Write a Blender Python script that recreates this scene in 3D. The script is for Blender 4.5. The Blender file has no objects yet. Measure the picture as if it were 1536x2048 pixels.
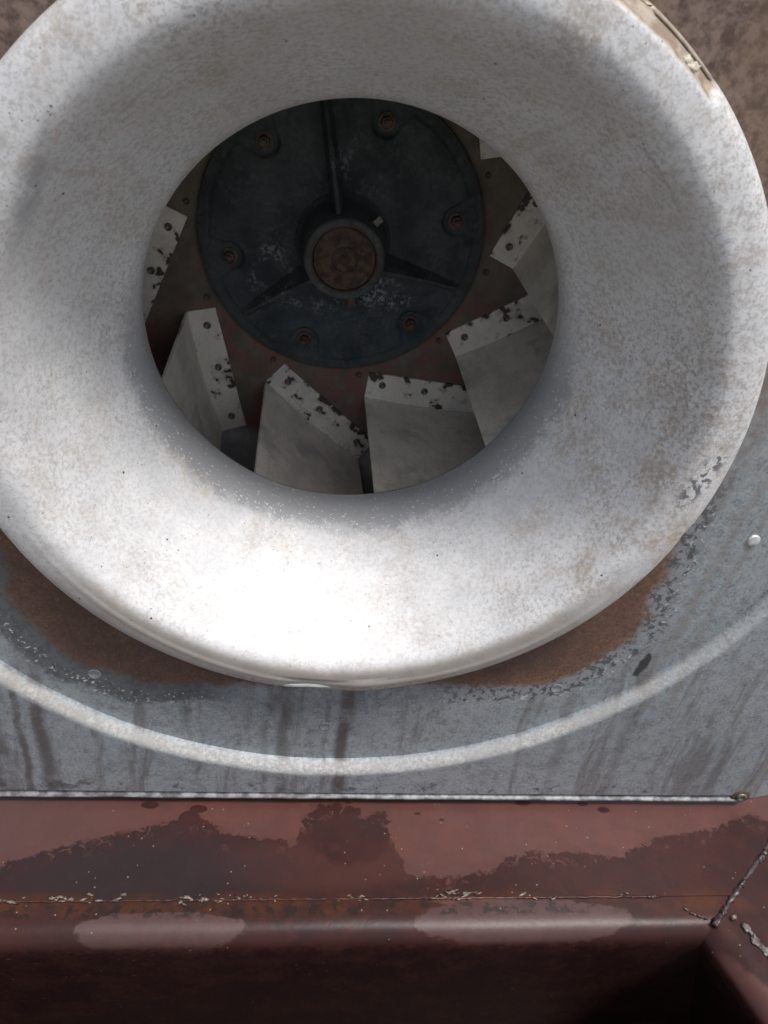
import bpy, bmesh, math, random
from math import sin, cos, pi, radians, hypot, atan2
from mathutils import Vector, Matrix, noise as mn

random.seed(7)
K = 0.25                      # metres per modelling unit (the throat of the inlet has radius 1)
sc = bpy.context.scene
C = sc.collection

# ------------------------------------------------------------------ camera
cam_d = bpy.data.cameras.new("camera")
cam = bpy.data.objects.new("camera", cam_d); C.objects.link(cam)
R = Matrix(((0.99115, -0.05113, -0.12247),
            (-0.0698, 0.58404, -0.80872),
            (0.11287, 0.81011, 0.57531)))
M = R.to_4x4(); M.translation = Vector((-0.2857, -3.626, 1.4984)) * K
cam.matrix_world = M
cam_d.sensor_fit = 'HORIZONTAL'; cam_d.sensor_width = 36.0; cam_d.lens = 37.5
cam_d.clip_start = 0.01; cam_d.clip_end = 500
cam_d.dof.use_dof = True; cam_d.dof.focus_distance = 4.35 * K; cam_d.dof.aperture_fstop = 13.0
sc.camera = cam

# ------------------------------------------------------------------ sky and sun
SUN_EL, SUN_ROT = radians(73), radians(131)
w = bpy.data.worlds.new("World"); sc.world = w; w.use_nodes = True
wn = w.node_tree.nodes; wl = w.node_tree.links
sky = wn.new("ShaderNodeTexSky"); sky.sky_type = 'NISHITA'; sky.sun_disc = False
sky.sun_elevation = SUN_EL; sky.sun_rotation = SUN_ROT
sky.air_density = 1.0; sky.dust_density = 4.0; sky.ozone_density = 1.0
bg = wn["Background"]; bg.inputs[1].default_value = 0.085
hs = wn.new("ShaderNodeHueSaturation"); hs.inputs['Saturation'].default_value = 0.55      # thin white cloud takes colour out of the sky
wl.new(sky.outputs[0], hs.inputs['Color']); wl.new(hs.outputs[0], bg.inputs[0])
sd = bpy.data.lights.new("sun", 'SUN'); sd.energy = 1.5; sd.angle = radians(14); sd.color = (1.0, 0.965, 0.92)
sun = bpy.data.objects.new("sun", sd); C.objects.link(sun)
sv = Vector((0.34, -cos(SUN_EL), sin(SUN_EL)))
sun.rotation_euler = sv.to_track_quat('Z', 'Y').to_euler()
vs = sc.view_settings; vs.view_transform = 'Standard'; vs.look = 'None'; vs.gamma = 1; vs.exposure = 1.2

# ------------------------------------------------------------------ node helper
class N:
    def __init__(s, name):
        s.m = bpy.data.materials.new(name); s.m.use_nodes = True
        s.t = s.m.node_tree; s.b = s.t.nodes["Principled BSDF"]
        tc = s.t.nodes.new("ShaderNodeTexCoord")
        v = s.t.nodes.new("ShaderNodeVectorMath"); v.operation = 'SCALE'
        s.t.links.new(tc.outputs['Object'], v.inputs[0]); v.inputs['Scale'].default_value = 1 / K
        s.p = v.outputs[0]
        x = s.t.nodes.new("ShaderNodeSeparateXYZ"); s.t.links.new(s.p, x.inputs[0])
        s.x, s.y, s.z = x.outputs
    def put(s, sock, v):
        if isinstance(v, bpy.types.NodeSocket): s.t.links.new(v, sock)
        elif isinstance(v, (tuple, list)) and len(v) == 3 and sock.type == 'RGBA': sock.default_value = (*v, 1)
        else: sock.default_value = v
    def m_(s, op, a, b=0.0, c=None, clamp=False):
        n = s.t.nodes.new("ShaderNodeMath"); n.operation = op; n.use_clamp = clamp
        s.put(n.inputs[0], a); s.put(n.inputs[1], b)
        if c is not None: s.put(n.inputs[2], c)
        return n.outputs[0]
    def add(s, a, b): return s.m_('ADD', a, b)
    def sub(s, a, b): return s.m_('SUBTRACT', a, b)
    def mul(s, a, b): return s.m_('MULTIPLY', a, b)
    def mx(s, a, b): return s.m_('MAXIMUM', a, b)
    def mn(s, a, b): return s.m_('MINIMUM', a, b)
    def inv(s, a): return s.m_('SUBTRACT', 1.0, a)
    def st(s, v, a, b, lo=0.0, hi=1.0):          # smooth step of v from a to b
        n = s.t.nodes.new("ShaderNodeMapRange"); n.interpolation_type = 'SMOOTHSTEP'
        s.put(n.inputs[0], v)
        if a <= b: vals = (a, b, lo, hi)
        else: vals = (b, a, hi, lo)
        for i, q in enumerate(vals): s.put(n.inputs[i + 1], q)
        return n.outputs[0]
    def comb(s, x, y, z):
        n = s.t.nodes.new("ShaderNodeCombineXYZ")
        for i, q in enumerate((x, y, z)): s.put(n.inputs[i], q)
        return n.outputs[0]
    def scl(s, v, f):
        n = s.t.nodes.new("ShaderNodeVectorMath"); n.operation = 'MULTIPLY'
        s.put(n.inputs[0], v); n.inputs[1].default_value = f; return n.outputs[0]
    def off(s, v, o):
        n = s.t.nodes.new("ShaderNodeVectorMath"); n.operation = 'ADD'
        s.put(n.inputs[0], v); s.put(n.inputs[1], o); return n.outputs[0]
    def noise(s, scale, detail=3, rough=0.55, vec=None, dist=0.0):
        n = s.t.nodes.new("ShaderNodeTexNoise"); s.put(n.inputs['Vector'], vec or s.p)
        n.inputs['Scale'].default_value = scale; n.inputs['Detail'].default_value = detail
        n.inputs['Roughness'].default_value = rough; n.inputs['Distortion'].default_value = dist
        return n.outputs[0]
    def noisec(s, scale, detail=2, vec=None):
        n = s.t.nodes.new("ShaderNodeTexNoise"); s.put(n.inputs['Vector'], vec or s.p)
        n.inputs['Scale'].default_value = scale; n.inputs['Detail'].default_value = detail
        return n.outputs[1]
    def vor(s, scale, vec=None, feat='F1', out=0):
        n = s.t.nodes.new("ShaderNodeTexVoronoi"); s.put(n.inputs['Vector'], vec or s.p)
        n.feature = feat; n.inputs['Scale'].default_value = scale; return n.outputs[out]
    def mix(s, f, a, b):
        n = s.t.nodes.new("ShaderNodeMix"); n.data_type = 'RGBA'
        s.put(n.inputs[0], f); s.put(n.inputs[6], a); s.put(n.inputs[7], b); return n.outputs[2]
    def fmix(s, f, a, b):
        n = s.t.nodes.new("ShaderNodeMix"); n.data_type = 'FLOAT'
        s.put(n.inputs[0], f); s.put(n.inputs[2], a); s.put(n.inputs[3], b); return n.outputs[0]
    def curve(s, v, pts):                         # float curve through pts (value 0..1)
        n = s.t.nodes.new("ShaderNodeFloatCurve"); s.put(n.inputs['Value'], v)
        c = n.mapping.curves[0]
        while len(c.points) > 2: c.points.remove(c.points[1])
        c.points[0].location = pts[0]; c.points[1].location = pts[-1]
        for q in pts[1:-1]: c.points.new(*q)
        for q in c.points: q.handle_type = 'VECTOR'
        n.mapping.use_clip = False; n.mapping.update()
        return n.outputs[0]
    def ell(s, ax, ay, cx, cy, rx, ry, soft=0.15, wob=None):     # soft-edged ellipse in two coordinates
        dx = s.mul(s.sub(ax, cx), 1 / rx); dy = s.mul(s.sub(ay, cy), 1 / ry)
        d = s.m_('SQRT', s.add(s.mul(dx, dx), s.mul(dy, dy)))
        if wob is not None: d = s.add(d, wob)
        return s.st(d, 1 + soft, 1 - soft)
    def rnd(s):
        n = s.t.nodes.new("ShaderNodeObjectInfo"); return n.outputs['Random']
    def out(s, col, rough=0.5, metal=0.0, bump=None, bstr=0.3, bdist=0.004, spec=0.5):
        s.put(s.b.inputs['Base Color'], col); s.put(s.b.inputs['Roughness'], rough)
        s.put(s.b.inputs['Metallic'], metal); s.put(s.b.inputs['Specular IOR Level'], spec)
        if bump is not None:
            n = s.t.nodes.new("ShaderNodeBump"); n.inputs['Strength'].default_value = bstr
            n.inputs['Distance'].default_value = bdist * K
            s.put(n.inputs['Height'], bump); s.t.links.new(n.outputs[0], s.b.inputs['Normal'])
        return s.m

# ------------------------------------------------------------------ materials
def mat_bell():
    n = N("oxidised_zinc")
    r = n.m_('SQRT', n.add(n.mul(n.x, n.x), n.mul(n.z, n.z)))
    wob = n.sub(n.noise(5, 3), 0.5)
    fine = n.noise(48, 5, 0.72); med = n.noise(7, 4, 0.6); big = n.noise(2.2, 3, 0.55)
    base = n.mix(n.st(med, 0.35, 0.65), (0.52, 0.525, 0.535), (0.585, 0.585, 0.59))
    # grey dirt speckle, patchy
    dens = n.add(n.mul(n.st(big, 0.35, 0.7), 0.4), 0.55)
    dens = n.mul(dens, n.fmix(n.st(n.z, -0.9, 0.3), 0.55, 1.0))
    sp = n.mul(n.st(n.add(n.mul(fine, 0.66), n.mul(n.sub(n.noise(13, 3, 0.6), 0.5), 0.12)), 0.42, 0.62), 1.0)
    sp = n.mul(n.st(n.add(n.mul(fine, 0.7), n.mul(n.noise(105, 3, 0.7, n.off(n.p, (2, 8, 1))), 0.3)), 0.45, 0.60), dens)
    base = n.mix(n.mul(sp, 0.9), base, (0.25, 0.235, 0.22))
    # brown-beige dirt, plus shade painted into the upper inside of the cone
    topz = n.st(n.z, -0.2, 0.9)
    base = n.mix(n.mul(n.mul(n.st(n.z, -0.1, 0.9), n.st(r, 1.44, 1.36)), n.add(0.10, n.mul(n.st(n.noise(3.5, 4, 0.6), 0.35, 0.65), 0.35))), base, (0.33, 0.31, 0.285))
    side = n.mul(n.st(n.x, 0.75, 1.25), n.mul(n.st(n.z, -1.25, -0.75), n.st(n.z, 0.35, -0.1)))
    b1 = n.mul(n.st(n.noise(4.5, 4, 0.65), 0.46, 0.66), n.st(n.noise(38, 4, 0.7), 0.36, 0.62))
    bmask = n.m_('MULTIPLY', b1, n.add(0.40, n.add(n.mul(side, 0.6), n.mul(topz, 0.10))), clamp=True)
    base = n.mix(bmask, base, (0.36, 0.30, 0.235))
    ang_ = n.m_('ARCTAN2', n.z, n.x)
    flow = n.noise(1.0, 5, 0.65, n.comb(n.mul(ang_, 7.0), n.mul(r, 2.2), 0.0))
    base = n.mix(n.mul(n.mul(n.st(flow, 0.52, 0.68), n.st(n.noise(40, 4, 0.7), 0.35, 0.6)), n.fmix(n.st(n.z, -0.6, 0.7), 0.22, 0.6)), base, (0.30, 0.25, 0.20))
    for rr, a0, a1 in ((1.345, 0.66, 0.90), (1.425, 0.05, 0.22), (1.30, 2.2, 2.34), (1.50, -1.9, -1.2)):
        ln = n.mul(n.st(n.m_('ABSOLUTE', n.sub(n.add(r, n.mul(wob, 0.03)), rr)), 0.006, 0.002), n.mul(n.st(ang_, a0, a0 + 0.05), n.st(ang_, a1, a1 - 0.05)))
        base = n.mix(n.mul(ln, 0.5), base, (0.30, 0.29, 0.28))
    ringd = n.mul(n.mul(n.st(r, 1.19, 1.30), n.st(r, 1.50, 1.42)), n.mul(n.st(n.x, 0.55, 1.0), n.mul(n.st(n.z, 0.60, 0.15), n.st(n.z, -1.35, -1.05))))
    ringd = n.mul(ringd, n.mul(n.st(n.add(n.mul(n.noise(4, 4, 0.6), 0.4), n.mul(n.noise(48, 5, 0.75), 0.6)), 0.46, 0.62), 0.6))
    base = n.mix(ringd, base, (0.27, 0.235, 0.195))
    # a run of beige dirt below the left of the throat
    run = n.ell(n.add(n.x, n.mul(n.z, 0.40)), n.z, -1.03, -0.50, 0.06, 0.24, 0.7, n.mul(wob, 2.0))
    base = n.mix(n.mul(run, n.st(n.noise(30, 4, 0.7), 0.40, 0.62)), base, (0.46, 0.38, 0.29))
    # lower lip grime with painted shade, and a line of bare flaked metal
    lip = n.mul(n.st(n.add(r, n.mul(wob, 0.04)), 1.395, 1.455), n.st(n.z, -0.6, -1.15))
    base = n.mix(n.mul(lip, n.add(0.5, n.mul(n.noise(9, 3, 0.6), 0.5))), base, (0.30, 0.262, 0.225))
    flk = n.mul(n.mul(n.st(n.m_('ABSOLUTE', n.sub(r, n.add(1.565, n.mul(wob, 0.02)))), 0.028, 0.012), n.st(n.noise(34, 3, 0.6), 0.50, 0.56)),
                n.mul(n.st(n.z, -1.40, -1.50), n.st(n.x, 0.75, 0.5)))
    base = n.mix(flk, base, (0.27, 0.235, 0.22))
    # bare metal scabs at the lower right of the lip
    sc1 = n.ell(n.sub(n.x, n.mul(n.z, 0.35)), n.z, 1.535, -0.20, 0.045, 0.15, 0.5, n.mul(wob, 1.6))
    scab = n.mul(sc1, n.st(n.noise(26, 3, 0.6), 0.50, 0.53))
    base = n.mix(scab, base, (0.14, 0.14, 0.15))
    # grey smear at the upper left
    sm = n.ell(n.sub(n.x, n.mul(n.z, 0.43)), n.z, -1.475, 0.72, 0.026, 0.20, 0.6, n.mul(wob, 1.5))
    base = n.mix(n.mul(n.mul(sm, n.st(n.noise(16, 4, 0.65), 0.3, 0.6)), 0.6), base, (0.26, 0.265, 0.28))
    # worn neck: dark bare metal with remaining white flakes
    neck = n.st(n.add(r, n.mul(n.sub(n.noise(11, 4, 0.6), 0.5), 0.09)), 1.082, 1.025)
    neck = n.mul(neck, n.st(n.z, 0.35, -0.25))
    fl = n.st(n.add(n.noise(62, 3, 0.6), n.mul(n.sub(r, 1.055), 1.0)), 0.57, 0.62)
    neckc = n.mix(fl, (0.23, 0.235, 0.243), (0.50, 0.50, 0.50))
    base = n.mix(n.mul(neck, 0.9), base, neckc)
    # cut-back patch of the lip at the upper right
    ang = n.m_('ARCTAN2', n.z, n.x)
    cut = n.mul(n.st(r, 1.555, 1.57), n.mul(n.st(ang, 0.875, 0.90), n.st(ang, 1.42, 1.38)))
    cutc = n.mix(n.st(n.noise(14, 4, 0.6), 0.42, 0.62), (0.34, 0.29, 0.235), (0.22, 0.165, 0.12))
    base = n.mix(cut, base, cutc)
    # tiny specks of dirt
    v = n.vor(9.5); speck = n.m_('LESS_THAN', v, 0.055)
    v2 = n.vor(23, n.off(n.p, (3.1, 1.7, 5.0))); speck2 = n.m_('LESS_THAN', v2, 0.085)
    base = n.mix(n.mul(n.mx(speck, n.mul(speck2, 0.6)), n.st(n.noise(6, 2), 0.45, 0.55)), base, (0.055, 0.04, 0.035))
    bump = n.add(n.mul(fine, 0.6), n.mul(med, 0.8))
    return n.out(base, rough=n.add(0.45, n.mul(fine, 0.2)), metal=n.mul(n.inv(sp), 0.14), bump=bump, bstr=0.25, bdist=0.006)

def mat_panel():
    n = N("galvanised_steel")
    r = n.m_('SQRT', n.add(n.mul(n.x, n.x), n.mul(n.z, n.z)))
    wob = n.sub(n.noise(3.2, 4, 0.6), 0.5)
    cell = n.vor(16, n.off(n.p, n.noisec(9)), out=1)
    sepc = n.t.nodes.new("ShaderNodeSeparateColor"); n.t.links.new(cell, sepc.inputs[0])
    spang = sepc.outputs[0]
    fine = n.noise(62, 5, 0.75); med = n.noise(4, 4, 0.6)
    base = n.mix(n.add(n.mul(spang, 0.45), n.mul(med, 0.5)), (0.250, 0.280, 0.303), (0.410, 0.448, 0.470))
    base = n.mix(n.mul(n.st(n.add(n.mul(fine, 0.6), n.mul(n.noise(17, 4, 0.65), 0.4)), 0.46, 0.64), 0.65), base, (0.12, 0.124, 0.13))
    base = n.mix(n.mul(n.st(n.noise(40, 3, 0.6, n.off(n.p, (4, 4, 4))), 0.58, 0.68), 0.5), base, (0.44, 0.465, 0.48))
    # vertical brown runs
    sv_ = n.noise(1.0, 6, 0.68, n.scl(n.off(n.p, n.scl(n.noisec(2.5), (0.10, 0, 0))), (5.5, 1.0, 0.6)))
    runs = n.mul(n.st(sv_, 0.50, 0.62), n.st(n.z, -1.0, -1.7))
    base = n.mix(n.mul(runs, 0.55), base, (0.125, 0.105, 0.10))
    xs = n.add(n.x, n.mul(wob, 0.09))
    for cx, hw, a in ((-0.235, 0.05, .6), (0.10, 0.055, .9), (-0.33, 0.03, .5), (-1.60, 0.03, .8), (-1.50, 0.055, .8), (-1.72, 0.06, .6), (1.70, 0.06, .45), (1.34, 0.05, .35), (0.0, .02, .4)):
        g = n.st(n.m_('ABSOLUTE', n.sub(xs, cx)), hw, hw * 0.25)
        base = n.mix(n.mul(n.mul(g, a), n.mul(n.st(n.z, -1.5, -1.75), n.st(n.noise(7, 3), 0.25, 0.6))), base, (0.105, 0.09, 0.085))
    # slanting stain trails at the right
    xr = n.sub(n.x, n.mul(n.z, 0.10))
    for cx, hw in ((1.90, 0.05), (2.02, 0.035)):
        g = n.st(n.m_('ABSOLUTE', n.sub(n.add(xr, n.mul(wob, 0.12)), cx)), hw, hw * 0.2)
        base = n.mix(n.mul(n.mul(g, 0.28), n.mul(n.st(n.z, -1.9, -1.6), n.st(n.z, 0.2, -0.2))), base, (0.22, 0.16, 0.13))
    near = n.st(n.add(r, n.mul(wob, 0.14)), 1.86, 1.66)
    base = n.mix(n.mul(n.mul(near, n.st(n.x, 0.5, 1.2)), n.st(n.noise(12, 4, 0.6), 0.3, 0.7)), base, (0.20, 0.165, 0.15))
    # rust square round the inlet with a dark corroded border
    ax = n.m_('ABSOLUTE', n.sub(n.x, 0.02)); az = n.m_('ABSOLUTE', n.z)
    qx = n.mx(n.sub(ax, 0.88), 0.0); qz = n.mx(n.sub(az, 1.02), 0.0)
    d = n.sub(n.m_('SQRT', n.add(n.mul(qx, qx), n.mul(qz, qz))), 0.65)
    d = n.add(d, n.add(n.mul(wob, 0.16), n.mul(n.sub(n.noise(28, 4, 0.65), 0.5), 0.07)))
    band = n.mul(n.mul(n.st(n.sub(d, n.mul(n.st(n.x, -0.3, -1.0), 0.05)), 0.21, 0.13), n.st(n.z, 0.0, -0.6)), n.st(ax, 0.30, 0.75))
    sc_ = n.st(n.noise(34, 3, 0.6), 0.40, 0.54)
    bandc = n.mix(n.mul(sc_, n.fmix(n.st(n.x, -0.3, 0.8), 0.18, 1.0)), (0.042, 0.044, 0.048), (0.185, 0.19, 0.20))
    bandc = n.mix(n.mul(n.st(n.noise(44, 2, 0.6, n.off(n.p, (9, 2, 1))), 0.60, 0.66), n.mul(n.st(d, 0.07, 0.15), 0.7)), bandc, (0.50, 0.50, 0.52))
    base = n.mix(n.mul(band, 0.92), base, bandc)
    rustc = n.mix(n.st(n.noise(6, 5, 0.65), 0.35, 0.65), (0.080, 0.045, 0.034), (0.125, 0.064, 0.042))
    rustc = n.mix(n.mul(n.st(n.noise(3.2, 4, 0.65, n.off(n.p, (6, 1, 3))), 0.44, 0.64), 0.7), rustc, (0.058, 0.033, 0.027))
    rustc = n.mix(n.mul(n.st(d, -0.12, 0.02), n.fmix(n.st(n.x, -0.5, 1.0), 0.10, 0.5)), rustc, (0.175, 0.088, 0.048))
    rustc = n.mix(n.mul(n.st(n.noise(60, 5, 0.75), 0.42, 0.62), 0.85), rustc, (0.062, 0.034, 0.026))
    rustc = n.mix(n.mul(n.st(n.noise(70, 3, 0.7, n.off(n.p, (1, 5, 2))), 0.58, 0.68), 0.5), rustc, (0.20, 0.13, 0.09))
    rust = n.mul(n.st(n.add(d, n.mul(n.sub(n.noise(9, 5, 0.75), 0.5), 0.09)), 0.07, -0.01), n.st(n.z, 0.3, -0.2))
    base = n.mix(rust, base, rustc)
    # brown all-over rust of the upper half
    top = n.st(n.add(n.z, n.mul(wob, 0.8)), -0.15, 0.55)
    tc = n.mix(n.st(n.noise(24, 5, 0.7), 0.35, 0.65), (0.068, 0.042, 0.033), (0.175, 0.125, 0.102))
    tc = n.mix(n.mul(n.st(n.noise(3, 4, 0.6), 0.45, 0.65), 0.35), tc, (0.16, 0.095, 0.05))
    base = n.mix(top, base, tc)
    # white crust on the raised step
    rb = n.m_('SQRT', n.add(n.m_('POWER', n.sub(n.x, 0.041), 2.0), n.m_('POWER', n.add(n.z, 0.026), 2.0)))
    step = n.mul(n.st(rb, 2.295, 2.312), n.st(n.add(rb, n.mul(wob, 0.05)), 2.378, 2.335))
    cr = n.noise(44, 5, 0.7)
    crc = n.mix(n.st(cr, 0.34, 0.72), (0.24, 0.235, 0.225), (0.43, 0.425, 0.41))
    crc = n.mix(n.mul(n.st(n.noise(5, 3, 0.6), 0.48, 0.62), 0.6), crc, (0.27, 0.255, 0.24))
    crc = n.mix(n.mul(runs, 0.6), crc, (0.30, 0.29, 0.29))
    base = n.mix(n.mul(step, n.mul(n.st(n.z, 0.3, -0.4), n.fmix(n.st(n.x, 1.2, 2.0), 0.85, 0.4))), base, crc)
    # dark pitting just above the bottom edge
    pit = n.mul(n.st(n.m_('ABSOLUTE', n.add(n.z, 2.485)), 0.085, 0.0), n.st(n.noise(11, 5, 0.7), 0.55, 0.62))
    base = n.mix(n.mul(pit, 0.7), base, (0.06, 0.06, 0.065))
    # small dark hole in the crust beside the step
    slot = n.ell(n.add(n.x, n.mul(n.z, -0.17)), n.z, 1.915, -1.49, 0.026, 0.085, 0.3, n.mul(n.sub(n.noise(20, 2), 0.5), 1.5))
    base = n.mix(slot, base, (0.06, 0.058, 0.062))
    dull = n.mx(n.mx(rust, top), n.mx(band, step))
    bump = n.add(n.mul(fine, 0.5), n.add(n.mul(spang, 0.12), n.mul(cr, n.mul(step, 1.2))))
    return n.out(base, rough=n.fmix(dull, 0.42, 0.8), metal=n.mul(n.inv(dull), 0.45), bump=bump, bstr=0.4, bdist=0.008)

WET = [(-1.673,-1.175),(-1.443,-1.09),(-1.222,-1.031),(-0.866,-0.924),(-0.734,-0.876),(-0.59,-0.923),(-0.541,-0.994),(-0.22,-1.03),(-0.135,-1.08),(-0.096,-0.905),(0.005,-0.806),(0.153,-0.788),(0.268,-0.87),(0.388,-0.837),(0.441,-1.092),(0.445,-1.211),(0.58,-1.255),(0.983,-1.219),(1.058,-1.129),(1.21,-1.108),(1.449,-1.108),(1.772,-1.139),(1.931,-1.035),(2.1,-1.002),(2.411,-0.945),(2.532,-0.893),(2.677,-0.865),(2.784,-0.892)]
def mat_red():
    n = N("red_oxide_paint")
    x0, x1 = -1.9, 3.0
    pts = [((x - x0) / (x1 - x0), (y + 1.6) / 1.0) for x, y in [(-1.9, -1.25)] + WET + [(3.0, -0.9)]]
    xw = n.add(n.x, n.mul(n.sub(n.noise(10, 3, 0.6), 0.5), 0.13))
    th = n.curve(n.mul(n.sub(xw, x0), 1 / (x1 - x0)), pts)
    th = n.sub(n.mul(th, 1.0), 1.6)
    jag = n.add(n.mul(n.sub(n.noise(14, 4, 0.65, dist=0.6), 0.5), 0.10), n.mul(n.sub(n.noise(32, 3, 0.65), 0.5), 0.075))
    dist = n.sub(th, n.add(n.y, jag))
    wet = n.st(dist, -0.010, 0.010)
    isl = n.mul(n.st(n.noise(13, 5, 0.7, n.off(n.p, (3, 3, 8)), dist=0.8), 0.56, 0.60), n.st(dist, 0.13, 0.01))
    wet = n.mul(wet, n.inv(n.mul(isl, 0.9)))
    damp = n.mul(n.st(dist, -0.10, 0.0), n.st(n.noise(9, 5, 0.7), 0.42, 0.62))
    # dry pocket inside the wet field
    wj = n.mul(n.sub(n.noise(11, 4, 0.65), 0.5), 1.3)
    for cx, cy, rx, ry in ((-0.966, -0.813, 0.05, 0.024), (-0.691, -0.837, 0.05, 0.026), (-0.736, -0.897, 0.06, 0.05), (1.236, -0.785, 0.05, 0.018), (1.615, -0.787, 0.033, 0.016), (1.737, -0.828, 0.038, 0.022), (0.58, -0.86, 0.02, 0.008), (0.72, -0.90, 0.016, 0.008)):
        wet = n.mx(wet, n.ell(n.x, n.y, cx, cy, rx, ry, 0.08, n.mul(wj, 0.12)))
    wj2 = n.mul(n.sub(n.add(n.mul(n.noise(7, 4, 0.6), 0.7), n.mul(n.noise(34, 4, 0.7), 0.3)), 0.5), 0.75)
    low = n.st(n.z, -2.705, -2.745)
    for cx, cy, rx, ry in ((-0.81, -1.515, 0.41, 0.085), (1.09, -1.485, 0.60, 0.105), (0.80, -1.385, 0.22, 0.02)):
        wet = n.mul(wet, n.inv(n.ell(n.x, n.y, cx, cy, rx, ry, 0.05, wj2)))
    pale = n.mx(n.ell(n.x, n.y, -0.81, -1.515, 0.41, 0.085, 0.05, wj2), n.ell(n.x, n.y, 1.09, -1.485, 0.60, 0.105, 0.05, wj2))
    # dry strip along the bend of the right-hand rail
    wet = n.mul(wet, n.inv(n.mul(n.ell(n.sub(n.x, n.mul(n.add(n.y, 1.58), -0.33)), n.y, 2.13, -2.02, 0.10, 0.33, 0.15, wj2), 0.8)))
    med = n.noise(6, 5, 0.65); fine = n.noise(60, 4, 0.7)
    dry = n.mix(n.st(med, 0.35, 0.65), (0.068, 0.0260, 0.0215), (0.082, 0.0305, 0.0245))
    dry = n.mix(n.mul(n.st(n.x, -0.6, -1.8), 0.5), dry, (0.060, 0.039, 0.041))
    dry = n.mix(n.mul(n.st(fine, 0.5, 0.75), 0.35), dry, (0.043, 0.020, 0.018))
    dry = n.mix(n.mul(pale, n.add(0.35, n.mul(n.noise(18, 4, 0.7), 0.6))), dry, (0.047, 0.030, 0.031))
    dry = n.mix(n.mul(damp, 0.45), dry, (0.048, 0.019, 0.017))
    dry = n.mix(n.mul(n.st(n.noise(3, 5, 0.65, n.scl(n.p, (1, 2, 1))), 0.48, 0.62), 0.35), dry, (0.062, 0.034, 0.032))
    wc = n.mix(n.st(n.noise(4, 5, 0.65), 0.38, 0.66), (0.036, 0.0135, 0.012), (0.026, 0.0125, 0.0115))
    wc = n.mix(n.mul(n.st(n.noise(8, 4, 0.65, n.off(n.p, (5, 1, 2))), 0.52, 0.68), 0.6), wc, (0.048, 0.0165, 0.0125))
    bl = n.ell(n.x, n.y, -1.0, -1.22, 0.75, 0.22, 0.6, wj)
    film = n.mul(n.ell(n.x, n.y, 0.0, -1.18, 0.62, 0.14, 0.35, n.mul(wj, 0.5)), n.inv(n.ell(n.x, n.y, 0.17, -0.98, 0.25, 0.20, 0.12, n.mul(wj, 0.5))))
    wc = n.mix(n.mul(film, 0.7), wc, (0.054, 0.021, 0.018))
    bl = n.ell(n.x, n.y, -1.0, -1.22, 0.75, 0.22, 0.6, wj)
    wc = n.mix(n.mul(bl, 0.65), wc, (0.018, 0.017, 0.020))
    rs = n.mul(n.st(n.m_('ABSOLUTE', n.add(n.y, 1.40)), 0.09, 0.02), n.st(n.noise(5, 4, 0.6), 0.40, 0.62))
    wc = n.mix(n.mul(rs, 0.75), wc, (0.058, 0.021, 0.011))
    col = n.mix(wet, dry, wc)
    # dark crust along the weld
    crust = n.mul(n.st(n.m_('ABSOLUTE', n.add(n.y, 1.425)), 0.05, 0.02), n.st(n.noise(17, 4, 0.65), 0.50, 0.56))
    col = n.mix(n.mul(n.mul(crust, 0.8), n.st(n.x, 1.9, 1.4)), col, (0.017, 0.012, 0.011))
    # rust speckle over a darker red-brown below the bend
    lc = n.mix(n.st(n.add(n.mul(n.noise(5, 5, 0.7), 0.5), n.mul(n.noise(30, 5, 0.75), 0.5)), 0.42, 0.64), (0.017, 0.0065, 0.0063), (0.044, 0.016, 0.0115))
    col = n.mix(n.mul(low, 0.9), col, lc)
    # pale grit
    v = n.vor(17); g = n.mul(n.m_('LESS_THAN', v, 0.075), n.st(n.noise(3, 2), 0.48, 0.55))
    col = n.mix(n.mul(g, 0.8), col, (0.22, 0.16, 0.125))
    wet = n.mx(wet, low)
    rough = n.fmix(low, n.fmix(wet, n.add(0.36, n.mul(fine, 0.15)), n.add(0.24, n.mul(n.noise(9, 3), 0.2))), 0.5)
    bump = n.add(n.mul(fine, n.fmix(wet, 0.5, 0.2)), n.mul(n.noise(12, 4, 0.6, dist=1.2), n.fmix(wet, 0.4, 1.1)))
    return n.out(col, rough=rough, bump=bump, bstr=0.22, bdist=0.006, spec=n.fmix(wet, 0.30, 0.16))

def mat_backplate():
    n = N("rusty_primer_steel")
    med = n.noise(5, 5, 0.65); fine = n.noise(40, 4, 0.7)
    col = n.mix(n.st(med, 0.35, 0.65), (0.105, 0.082, 0.062), (0.165, 0.132, 0.102))
    col = n.mix(n.mul(n.mul(n.st(n.noise(9, 4, 0.7), 0.42, 0.6), 0.8), n.st(n.z, -0.2, -0.7)), col, (0.20, 0.080, 0.062))
    col = n.mix(n.mul(n.st(fine, 0.48, 0.7), 0.55), col, (0.085, 0.062, 0.050))
    r = n.m_('SQRT', n.add(n.mul(n.x, n.x), n.mul(n.z, n.z)))
    col = n.mix(n.mul(n.st(r, 1.46, 1.60), 0.9), col, n.mix(n.st(med, 0.35, 0.65), (0.30, 0.30, 0.305), (0.44, 0.435, 0.43)))
    return n.out(col, rough=0.8, bump=fine, bstr=0.35, bdist=0.008)

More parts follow.
